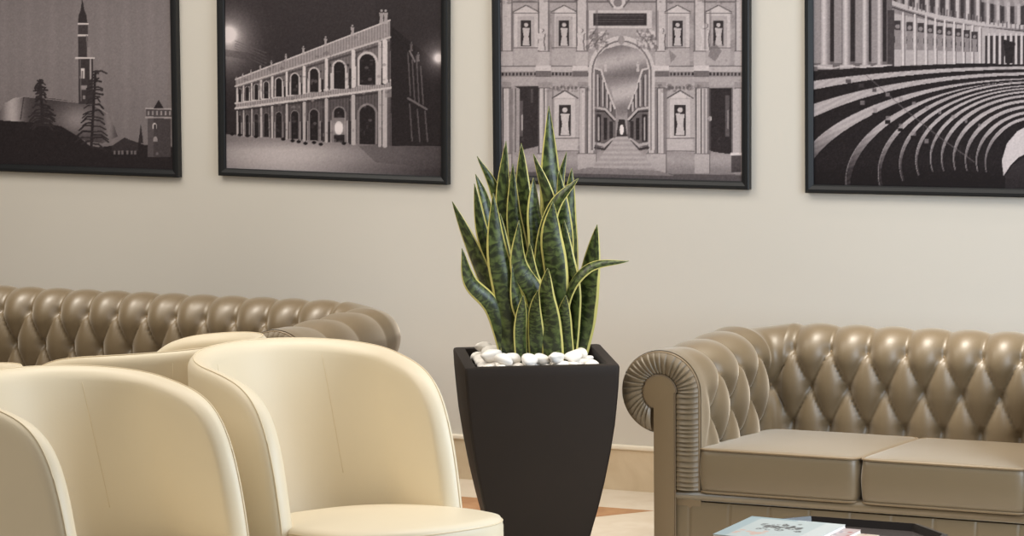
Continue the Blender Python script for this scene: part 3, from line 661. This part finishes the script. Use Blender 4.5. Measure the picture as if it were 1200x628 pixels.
# ------------------------------------------------------------------ cream tub chairs
CR, CS, CPW, CZE, CTP = .268, .358, 12.9, .394, .016
def tub_chair(label, zb, x, y, th, group, CZD=.066):
    loc = c2w(x, y, 0); root = thing('tub_chair', label, 'armchair', (loc.x, loc.y, 0), th + YAW, group)
    LL = CR * math.pi / 2 + CS
    def plan(s, off=0.0):          # arc length from the centre of the back -> (u, v) and outward normal
        a = abs(s); sg = 1 if s >= 0 else -1
        if a < CR * math.pi / 2:
            an = a / CR; u, v, nu, nv = -CR * math.cos(an), CR * math.sin(an), -math.cos(an), math.sin(an)
        else:
            k = a - CR * math.pi / 2; u, v, nu, nv = k, CR - CTP * k / CS, 0.0, 1.0
        return u + nu * off, sg * (v + nv * off)
    zr = lambda t: zb - CZD * t * t - (zb - CZD - CZE) * abs(t) ** CPW
    # rim curve in the unrolled sheet, evenly spaced, then straight down to the floor
    T = np.concatenate([np.linspace(-1, 1, 6001)]); rs = np.stack([T * LL, np.array([zr(t) for t in T])], -1)
    rs = np.concatenate([[[-LL, .07]], rs, [[LL, .07]]]); d = np.concatenate([[0], np.cumsum(np.hypot(*np.diff(rs, axis=0).T))])
    NR = 200; e = np.linspace(0, d[-1], NR); rim = np.stack([np.interp(e, d, rs[:, 0]), np.interp(e, d, rs[:, 1])], -1)
    tg = np.gradient(rim, axis=0); 
    for _ in range(4): tg[1:-1] = (tg[:-2] + tg[1:-1] * 2 + tg[2:]) / 4
    tg /= np.linalg.norm(tg, axis=1)[:, None]; nin = np.stack([tg[:, 1], -tg[:, 0]], -1)      # inward: below the rim
    TO, TI = .020, .040; TM = .030
    rec = .13
    def place(s, z, off):
        u, v = plan(s, off)
        if off < 0:                # padded inner face leans forward towards the seat
            k = max(0, (zb - .02 - z)) / (zb - .43); c_ = max(0.0, math.cos(min(abs(s) / (CR * 1.75), math.pi / 2))) ; u += rec * min(k, 1.25) * c_
        else:
            k = max(0, zb - z); u += .10 * k * max(0.0, -u / CR)
        return Vector((v, -u, z))
    def side(sgn, Tk):
        rows = []
        for ph in np.linspace(0, math.pi / 2, 7):
            dd = TM * (1 - math.cos(ph)); rows.append((rim + nin * dd, sgn * Tk * math.sin(ph)))
        base = rim + nin * TM; cen = np.array([0, .05])
        for f in np.linspace(0, .97, 40)[1:]: rows.append((base * (1 - f) + cen * f, sgn * Tk))
        return rows
    V = []; ro = side(1, TO)[::-1]; ri = side(-1, TI)
    # shift so that the rim sits on the fitted line
    allrows = ro + ri[1:]
    for pts, off in allrows:
        for (s, z) in pts: V.append(place(s, max(z, .05), off))
    from_data('shell', V, grid_faces(len(allrows), NR), M['cream'], root)
    shell = root.children[-1] if root.children else None
    sh = [o for o in bpy.data.objects if o.parent == root][-1]
    tube('piping', [place(s, z, .004) + Vector((0, 0, .0)) for s, z in rim[4:-4]], .0017, M['cream_line'], sh)
    for sg in (-1, 1):             # panel seams, inside and outside
        s0 = sg * .2
        zt = zr(s0 / LL)
        tube('seam', [place(s0, z, -TI) for z in np.linspace(zt - .035, .44, 24)], .0009, M['cream_line'], sh)
        tube('seam', [place(s0, z, TO) for z in np.linspace(zt - .03, .08, 14)], .0009, M['cream_line'], sh)
    # seat and body: rounded front running past the arms
    ub, uf, hw, zs_ = .02, .735, .238, .440 - (.781 - zb)
    TILT = .105
    def outl(k, grow=0.0, n=72):
        a = 2 * math.pi * k / n; c_, s_ = math.cos(a), math.sin(a)
        u = math.copysign(abs(c_) ** (2 / 2.6), c_) ; v = math.copysign(abs(s_) ** (2 / 2.6), s_)
        uu = .42 + (uf - .42 + grow) * u if c_ > 0 else .42 + (.42 - ub + grow) * u
        return uu, (hw + grow) * v
    def block(name, levels, mt, par):
        bm = bmesh.new(); rings = []
        for g, z, f in levels: rings.append([bm.verts.new((outl(k, g)[1] * f, -((outl(k, g)[0] - .4) * f + .4), z + TILT * ((outl(k, g)[0] - .4) * f + .4 - .62) * (1 if z > .2 else 0))) for k in range(72)])
        for A, B in zip(rings[:-1], rings[1:]):
            for k in range(72): bm.faces.new((A[k], A[(k + 1) % 72], B[(k + 1) % 72], B[k]))
        bm.faces.new(rings[0]); bm.faces.new(rings[-1][::-1]); return from_bm(name, bm, mt, par)
    z = zs_
    seat = block('seat', [(0, z + .004, .2), (0, z + .004, .5), (0, z + .002, .75), (0, z - .002, .9), (-.004, z - .008, 1), (.0, z - .016, 1), (.003, z - .03, 1), (.003, z - .085, 1), (-.002, z - .10, 1), (-.012, z - .108, 1)], M['cream'], root)
    tube('piping', [(outl(k, .001)[1], -outl(k, .001)[0], z - .017 + TILT * (outl(k)[0] - .62)) for k in range(72)], .0018, M['cream_line'], seat, True)
    block('body', [(-.012, z - .107, 1), (-.004, z - .115, 1), (-.006, .08, 1), (-.014, .05, 1)], M['cream'], root)
    for v, u in ((-.16, .1), (.16, .1), (-.14, .58), (.14, .58)):
        bm = bmesh.new(); bmesh.ops.create_cone(bm, cap_ends=True, segments=16, radius1=.016, radius2=.022, depth=.06); bmesh.ops.translate(bm, verts=bm.verts, vec=(v, -u, .03)); from_bm('foot', bm, M['chair_foot'], root)
    return root
g = 'cream leather tub chairs'
tub_chair('cream leather tub chair beside the planter, its seat in view', .781, -.545, 7.214, .579, g)
tub_chair('cream leather tub chair nearest the viewer at lower left, cut by the frame', .781, -1.068, 6.76, .773, g)
tub_chair('cream tub chair turned away, its back showing in front of the left sofa', .766, -.950, 7.65, -2.18, g, .078)
tub_chair('cream tub chair showing only a sliver of rim at the left edge', .742, -1.55, 7.3, -2.5, g)

# ------------------------------------------------------------------ planter, pebbles, snake plant
PC = c2w(.063, 8.215, 0); PROT = YAW + math.radians(5.5)
ZRIM = .62
pl_root = thing('planter', 'tall dark brown tapered square planter between the two sofas', 'planter', (PC.x, PC.y, 0), PROT)
prof = [(0.0, .112), (.0, .118), (.135, .150), (.2, .166), (.275, .182), (.36, .197), (.444, .209), (.52, .216), (.575, .220), (.612, .2215), (.62, .219)]
zz = np.linspace(0, 1, 40)
pz = np.array([p[0] for p in prof[1:]]); pw = np.array([p[1] for p in prof[1:]])
def pr_(z): return float(np.interp(z, pz, pw))
def sq_ring(bm, h, z, c=.010, n=6):
    out = []
    for qx, qy, a0 in ((1, 1, 0), (-1, 1, 90), (-1, -1, 180), (1, -1, 270)):
        for i in range(n):
            a = math.radians(a0 + 90 * i / (n - 1)); out.append(bm.verts.new((qx * (h - c) + c * math.cos(a), qy * (h - c) + c * math.sin(a), z)))
    return out
bm = bmesh.new(); rings = [sq_ring(bm, .112, 0)]
for z in np.linspace(.004, .612, 30): rings.append(sq_ring(bm, pr_(z), z))
rings.append(sq_ring(bm, .2195, .6185)); rings.append(sq_ring(bm, .216, .62)); rings.append(sq_ring(bm, .190, .62, .008)); rings.append(sq_ring(bm, .188, .618, .008)); rings.append(sq_ring(bm, .184, .54, .008))
for A, B in zip(rings[:-1], rings[1:]):
    n = len(A)
    for k in range(n): bm.faces.new((A[k], A[(k + 1) % n], B[(k + 1) % n], B[k]))
bm.faces.new(rings[0][::-1])
pot = from_bm('body', bm, M['planter'], pl_root)
es = pot.modifiers.new('edge', 'EDGE_SPLIT'); es.split_angle = math.radians(40)
bm = bmesh.new(); rr = sq_ring(bm, .186, .572, .008); bm.faces.new(rr); from_bm('soil', bm, M['soil'], pl_root, smooth=False)

def pebble_mesh(seed):
    r = np.random.default_rng(seed); bm = bmesh.new(); bmesh.ops.create_icosphere(bm, subdivisions=3, radius=1)
    ks = [(Vector(r.normal(size=3)).normalized(), r.uniform(-.22, .22), r.uniform(1.2, 2.4)) for _ in range(5)]
    for v in bm.verts:
        n = v.co.normalized(); s_ = 1 + sum(a * math.sin(f * n.dot(k) * 2) for k, a, f in ks) * .6
        v.co = Vector((n.x * s_ * 1.0, n.y * s_ * .74, n.z * s_ * .56))
    me = bpy.data.meshes.new('pebble'); bm.to_mesh(me); bm.free(); me.polygons.foreach_set('use_smooth', [True] * len(me.polygons)); me.materials.append(M['pebble']); return me
pm = [pebble_mesh(i) for i in range(5)]
Rz = Matrix.Rotation(PROT, 4, 'Z')
def leaf_zone(x, y): return (x / .095) ** 2 + ((y - .02) / .085) ** 2 < 1
rngp = np.random.default_rng(12); placed = []
for gy in np.linspace(-.15, .148, 8):
    for gx in np.linspace(-.148, .148, 8):
        x, y = gx + rngp.uniform(-.008, .008), gy + rngp.uniform(-.006, .006)
        if leaf_zone(x, y): continue
        placed.append((x, y, .602 + rngp.uniform(-.003, .006), rngp.uniform(.023, .029)))
for x, y, r in ((-.135, -.06, .031), (-.12, .03, .030), (-.10, -.13, .026), (-.135, .12, .027), (-.03, -.135, .029), (.045, -.14, .027), (.10, -.11, .026), (.13, -.02, .026), (.12, .08, .028), (.03, .14, .026), (-.06, .13, .027), (-.075, -.10, .027), (.01, -.125, .024)):
    placed.append((x, y, .630 + rngp.uniform(-.003, .004), r * 1.06))
for i, (x, y, z, r) in enumerate(placed):
    o = bpy.data.objects.new('pebble', pm[i % 5]); C.objects.link(o)
    p = Rz @ Vector((x, y, 0)); o.location = (PC.x + p.x, PC.y + p.y, z); o.scale = (r, r, r); o.rotation_euler = (rngp.uniform(-.35, .35), rngp.uniform(-.35, .35), rngp.uniform(0, 6.28))
    tag(o, 'smooth white pebble around the snake plant in the dark planter', 'pebble', 'white pebbles in the planter')

plant = thing('snake_plant', 'tall snake plant with yellow-edged upright leaves growing in the dark planter', 'plant', (PC.x, PC.y, .572), 0)
leaves = [
 ([(600, 417), (585, 370), (557, 298), (530, 236)], 8.16, 8.10, 21, .2), ([(598, 417), (578, 362), (551, 330), (541, 291)], 8.07, 7.98, 19, -.5),
 ([(612, 412), (600, 330), (582, 230), (559, 183)], 8.30, 8.30, 15, .3), ([(608, 412), (590, 320), (570, 240), (557, 204)], 8.24, 8.22, 16, -.4),
 ([(606, 413), (588, 330), (566, 275), (556, 215)], 8.20, 8.16, 19, .1), ([(616, 412), (604, 300), (590, 240), (593, 165)], 8.26, 8.27, 23, -.3),
 ([(625, 411), (620, 300), (613, 230), (611, 168)], 8.31, 8.33, 24, .2), ([(634, 412), (640, 300), (644, 240), (625, 180)], 8.20, 8.14, 20, .6),
 ([(643, 411), (648, 280), (645, 200), (643, 124)], 8.30, 8.32, 26, .0), ([(650, 411), (655, 290), (656, 220), (664, 178)], 8.34, 8.36, 12, .5),
 ([(664, 412), (668, 320), (667, 250), (670, 197)], 8.28, 8.28, 21, -.2), ([(640, 414), (636, 310), (648, 245), (678, 209)], 8.16, 8.10, 21, .4),
 ([(670, 414), (684, 370), (691, 320), (700, 263)], 8.20, 8.18, 30, .2), ([(660, 416), (664, 352), (690, 314), (737, 306)], 8.12, 8.06, 15, .9),
 ([(643, 417), (628, 350), (608, 310), (608, 258)], 8.08, 8.02, 24, -.2), ([(600, 418), (594, 350), (582, 290), (578, 226)], 8.05, 8.03, 27, .2),
 ([(612, 419), (610, 392), (611, 368), (613, 346)], 8.03, 8.00, 16, -.3), ([(630, 420), (628, 390), (627, 362), (631, 340)], 8.04, 8.00, 17, .3),
 ([(648, 420), (645, 380), (640, 345), (642, 314)], 8.02, 8.00, 24, .1), ([(664, 418), (662, 390), (661, 367), (663, 346)], 8.05, 8.03, 17, -.2),
 ([(652, 415), (652, 330), (646, 275), (648, 236)], 8.12, 8.10, 27, .1), ([(632, 412), (630, 290), (626, 245), (625, 208)], 8.18, 8.18, 22, -.5),
 ([(618, 412), (610, 310), (602, 250), (601, 192)], 8.22, 8.24, 20, .4), ([(638, 415), (632, 360), (622, 320), (621, 285)], 8.10, 8.06, 21, .3),
 ([(656, 412), (662, 300), (660, 250), (655, 200)], 8.24, 8.26, 20, -.3), ([(610, 414), (600, 350), (590, 300), (586, 250)], 8.13, 8.12, 22, -.1),
 ([(667, 415), (672, 350), (664, 300), (661, 258)], 8.15, 8.14, 20, .5), ([(622, 417), (617, 380), (606, 350), (600, 310)], 8.06, 8.04, 20, -.4), ([(655, 413), (650, 350), (658, 310), (668, 272)], 8.19, 8.2, 18, -.6)]
def spline(P, n):
    P = [Vector(p) for p in P]; Q = [P[0] * 2 - P[1]] + P + [P[-1] * 2 - P[-2]]; out = []
    for t in np.linspace(0, len(P) - 1 - 1e-6, n):
        i = int(t); f = t - i; a, b, c_, d_ = Q[i:i + 4]
        out.append(.5 * ((2 * b) + (c_ - a) * f + (2 * a - 5 * b + 4 * c_ - d_) * f * f + (3 * b - a - 3 * c_ + d_) * f ** 3))
    return out
view = Vector((-sa, ca, 0))
for li, (pts, D0, D1, wpx, tw) in enumerate(leaves):
    D0, D1 = 8.13 + (D0 - 8.0) * .62, 8.10 + (D1 - 8.0) * .7
    n = 34; P3 = [at_D(px, py, D0 + (D1 - D0) * i / (len(pts) - 1)) for i, (px, py) in enumerate(pts)]
    P3[0].z = min(P3[0].z, .60); P3.insert(0, Vector((P3[0].x * .8 + PC.x * .2, P3[0].y * .8 + PC.y * .2, .574)))
    cl = spline(P3, n); hw = wpx * .00243 / 2 * 1.08; V = []; UV = []; KW = 9
    for i, p in enumerate(cl):
        t = i / (n - 1); tan = (cl[min(n - 1, i + 1)] - cl[max(0, i - 1)]).normalized()
        side = tan.cross(view).normalized(); nrm = side.cross(tan).normalized()
        a = tw * (1 - .4 * t) + .35 * math.sin(3 * t + li); s2 = side * math.cos(a) + nrm * math.sin(a); n2 = nrm * math.cos(a) - side * math.sin(a)
        wt = hw * (.62 + .38 * math.sin(min(1, t / .5) * math.pi / 2)) * (1 if t < .5 else max(.0, 1 - ((t - .5) / .5) ** 2.3)) + .0004
        wt *= 1 + .05 * math.sin(9 * t + li)
        for j in range(KW):
            q = j / (KW - 1) * 2 - 1; V.append(p + s2 * (wt * q) + n2 * (.30 * wt * (q * q - .5)) ); UV.append((j / (KW - 1), t))
    V = [v - Vector((PC.x, PC.y, .572)) for v in V]
    o = from_data('leaf', V, grid_faces(n, KW), M['leaf'], plant)
    uvl = o.data.uv_layers.new(name='UVMap')
    for lp in o.data.loops: uvl.data[lp.index].uv = UV[lp.vertex_index]
    so = o.modifiers.new('thick', 'SOLIDIFY'); so.thickness = .0028; so.offset = 0

# ------------------------------------------------------------------ coffee table and magazines
ZT = .42
tcn = at_z(1076, 612.5, .426)
half, cut = .235, .10
tc = Vector((tcn.x - (half - cut), tcn.y - half, 0))
tb = thing('coffee_table', 'low dark octagonal coffee table with a raised rim in front of the right sofa', 'coffee table', (tc.x, tc.y, 0), 0)
def octa(h, c): return [(h - c, -h), (h, -h + c), (h, h - c), (h - c, h), (-h + c, h), (-h, h - c), (-h, -h + c), (-h + c, -h)]
def octa_rings(name, levels, mt, par, cap0=True, cap1=True, bev=0):
    bm = bmesh.new(); rg = [[bm.verts.new((x, y, z)) for x, y in octa(h, cut * h / half)] for h, z in levels]
    for A, B in zip(rg[:-1], rg[1:]):
        for k in range(8): bm.faces.new((A[k], A[(k + 1) % 8], B[(k + 1) % 8], B[k]))
    if cap0: bm.faces.new(rg[0][::-1])
    if cap1: bm.faces.new(rg[-1])
    o = from_bm(name, bm, mt, par, smooth=False)
    if bev: bevel_mod(o, bev, 2)
    return o
octa_rings('tabletop', [(half - .02, ZT - .03), (half - .012, ZT - .012)], M['table'], tb)
octa_rings('rim', [(half - .025, ZT - .035), (half, ZT - .03), (half, ZT + .004), (half - .012, ZT + .006), (half - .018, ZT - .0115), (half - .025, ZT - .035)], M['table_edge'], tb, False, False)
octa_rings('apron', [(half - .07, ZT - .10), (half - .05, ZT - .036)], M['table'], tb)
for sx in (-1, 1):
    for sy in (-1, 1):
        bm = bmesh.new(); add_box(bm, sx * .14 - .018, sx * .14 + .018, sy * .14 - .018, sy * .14 + .018, 0, ZT - .09); lg = from_bm('leg', bm, M['table_edge'], tb, smooth=False); bevel_mod(lg, .004)

def magazine(label, p, ax, w, h, t, painter):
    """p: back-left corner of the cover, ax: unit vector along its back edge; h runs towards the viewer side"""
    ay = Vector((ax.y, -ax.x, 0)); rz = math.atan2(ax.y, ax.x)
    root = thing('magazine', label, 'magazine', (p.x, p.y, p.z), rz, 'magazines fanned on the coffee table')
    bm = bmesh.new(); add_box(bm, .001, w - .001, -h + .001, -.001, .0008, t - .0012); from_bm('pages', bm, M['paper'], root, smooth=False)
    n, m_ = 90, 100; xs = np.linspace(0, w, n); ys = np.linspace(-h, 0, m_); X, Y = np.meshgrid(xs, ys)
    top = np.stack([X.ravel(), Y.ravel(), np.full(X.size, t)], -1)
    V = [tuple(v) for v in top]; f = grid_faces(m_, n)
    k0 = len(V); V += [(0, -h, t - .0012), (w, -h, t - .0012), (w, 0, t - .0012), (0, 0, t - .0012)]
    f += [(k0, k0 + 3, k0 + 2, k0 + 1)]
    f += [tuple([k0, k0 + 1] + [i for i in range(n - 1, -1, -1)]), tuple([k0 + 2, k0 + 3] + [(m_ - 1) * n + i for i in range(n)])]
    f += [tuple([k0 + 1, k0 + 2] + [j * n + n - 1 for j in range(m_ - 1, -1, -1)]), tuple([k0 + 3, k0] + [j * n for j in range(m_)])]
    o = from_data('cover', V, f, M['cover'], root, smooth=False)
    col = .84 * painter(np.array([v[0] / w for v in V]), np.array([1 + v[1] / h for v in V]))
    s = np.clip(col, 0, 255) / 255; s = np.where(s <= .04045, s / 12.92, ((s + .055) / 1.055) ** 2.4)
    at = o.data.color_attributes.new('ink', 'FLOAT_COLOR', 'POINT'); at.data.foreach_set('color', np.concatenate([s, np.ones((len(s), 1))], 1).astype(np.float32).ravel())
    bm = bmesh.new(); add_box(bm, 0, w, -h, 0, 0, .0009); from_bm('back_cover', bm, M['paper'], root, smooth=False)
    return root
def base_col(u, c): return np.tile(np.array(c, float), (len(u), 1))
def cover_main(u, v):            # u right, v 1 = back edge
    c = base_col(u, (206, 216, 214)); c[(u < .13)] = (176, 196, 200); c[(v > .93) & (u < .5)] = (160, 184, 190)
    c[(u > .80)] = (226, 230, 226)
    r = np.random.default_rng(3)
    for k in range(46):           # dark ornamental drawing across the middle
        x, y = r.uniform(.26, .72), .60 + r.normal() * .06; rx, ry = r.uniform(.008, .035), r.uniform(.012, .05)
        e = ((u - x) / rx) ** 2 + ((v - y) / ry) ** 2; c[(e < 1) & (e > .25)] = (70, 74, 76)
    for x in (.33, .42, .55, .66): c[((u - x) / .03) ** 2 + ((v - .6) / .06) ** 2 < 1] = (92, 96, 98)
    for k in range(14):
        x, y = r.uniform(.16, .45), r.uniform(.08, .36); c[((u - x) / .03) ** 2 + ((v - y) / .03) ** 2 < 1] = (226, 190, 176)
    return c
def cover_stripes(c0, cols, seed):
    def f(u, v):
        c = base_col(u, c0); r = np.random.default_rng(seed)
        for k in range(26):
            x, y = r.uniform(.5, 1), r.uniform(0, 1); c[(abs(u - x) < r.uniform(.01, .05)) & (abs(v - y) < r.uniform(.01, .06))] = cols[r.integers(len(cols))]
        return c
    return f
z_top = ZT - .012 + .040
BL = at_z(882, 600.5, z_top); BR = at_z(997, 603.5, z_top); ax0 = (BR - BL); ax0.z = 0; wM = ax0.length; ax0.normalize()
FLp = at_z(836, 621.5, z_top); hM = abs((FLp - BL).dot(Vector((ax0.y, -ax0.x, 0))))
th = .008
specs = [('pale blue-white magazine with a dark ornamental drawing, topmost of the fan on the table', 0, 0, cover_main),
         ('pinkish magazine directly under the pale blue-white one, showing a narrow right strip', 1, .040, cover_stripes((214, 190, 186), [(196, 108, 104), (232, 220, 214), (160, 150, 160), (208, 150, 140)], 5)),
         ('orange and cream magazine third down the fan on the table', 2, .088, cover_stripes((228, 204, 184), [(214, 140, 104), (240, 226, 210), (196, 150, 130)], 8)),
         ('grey-green magazine at the bottom right of the fan, lying on the tabletop', 3, .142, cover_stripes((196, 198, 190), [(90, 100, 96), (226, 224, 216), (150, 160, 150), (60, 66, 66)], 11))]
shear = (FLp - BL).normalized(); shear.z = 0
# the fan leans: covers keep the direction of their long side
ayv = (FLp - BL); ayv.z = 0; hL = ayv.length; ayv.normalize(); axv = Vector((-ayv.y, ayv.x, 0))
if axv.dot(ax0) < 0: axv = -axv
for lab, k, dx, pt in specs:
    p = BL + axv * (dx * 1.0) - Vector((0, 0, 1)) * (th * (k + 1)) + ayv * (.004 + .10 * dx); p.z = z_top - th * (k + 1) - .0 
    # two lowest lie lower; the stack rests on the tabletop
    magazine(lab, p, axv, wM * 1.02, hL * 1.0, th - .0004, pt)
# bring the lowest magazine into contact with the tabletop
low_z = z_top - th * 4; gap = low_z - (ZT - .012)
for o in C.objects:
    if o.name.startswith('magazine') and o.parent is None: o.location.z -= gap - .0005

# ------------------------------------------------------------------ light
w = bpy.data.worlds.new('room light'); S.world = w; w.use_nodes = True
bg = w.node_tree.nodes['Background']; bg.inputs[0].default_value = (1.0, .95, .88, 1); bg.inputs[1].default_value = .17
def area(name, loc, target, sx, sy, power, col):
    l = bpy.data.lights.new(name, 'AREA'); l.shape = 'RECTANGLE'; l.size = sx; l.size_y = sy; l.energy = power; l.color = col
    o = bpy.data.objects.new(name, l); C.objects.link(o); o.location = loc; d = Vector(target) - Vector(loc); o.rotation_euler = d.to_track_quat('-Z', 'Y').to_euler(); return o
area('ceiling_or_fill_light', (0, -1.9, 2.95), (0, -1.7, 0), 6.0, 1.4, 98, (1.0, .94, .86))
area('ceiling_or_fill_light', (0, -4.6, 2.95), (0, -4.4, 0), 5.0, 1.2, 16, (1.0, .94, .85))
area('ceiling_or_fill_light', (-2.2, -3.4, 2.95), (-1.2, -2.0, .5), 1.8, 1.8, 34, (1.0, .90, .74))  # added warm fill from the left, brightens the tub chairs; no fixture seen there
area('window_light', (2.55, -2.3, 1.3), (0, -1.8, .5), 1.8, 1.3, 60, (.74, .87, 1.0))
for x in (-2.2, -1.0, .78, 1.3):   # recessed downlights over the two sofas
    l = bpy.data.lights.new('downlight', 'SPOT'); l.energy = 275; l.color = (1.0, .92, .80); l.spot_size = math.radians(47); l.spot_blend = .85; l.shadow_soft_size = .24
    o = bpy.data.objects.new('downlight', l); C.objects.link(o); o.location = (x, -.88, 2.92)

# ------------------------------------------------------------------ camera
cam = bpy.data.cameras.new('camera'); co = bpy.data.objects.new('camera', cam); C.objects.link(co)
cam.sensor_width = 36; cam.lens = F / 1200 * 36; cam.clip_end = 60; cam.clip_start = .1
def vec(v): return c2w(v[0], v[1], v[2]) - c2w(0, 0, 0)
Rt = vec(cr * crt - sr * cup); Up = vec(sr * crt + cr * cup); Fw = vec(cfwd)
mtx = Matrix((Rt, Up, -Fw)).transposed().to_4x4(); mtx.translation = c2w(0, 0, CH); co.matrix_world = mtx
cam.dof.use_dof = False
S.camera = co
S.view_settings.view_transform = 'Standard'; S.view_settings.look = 'None'; S.view_settings.gamma = 1; S.view_settings.use_curve_mapping = False
S.view_settings.exposure = -0.10
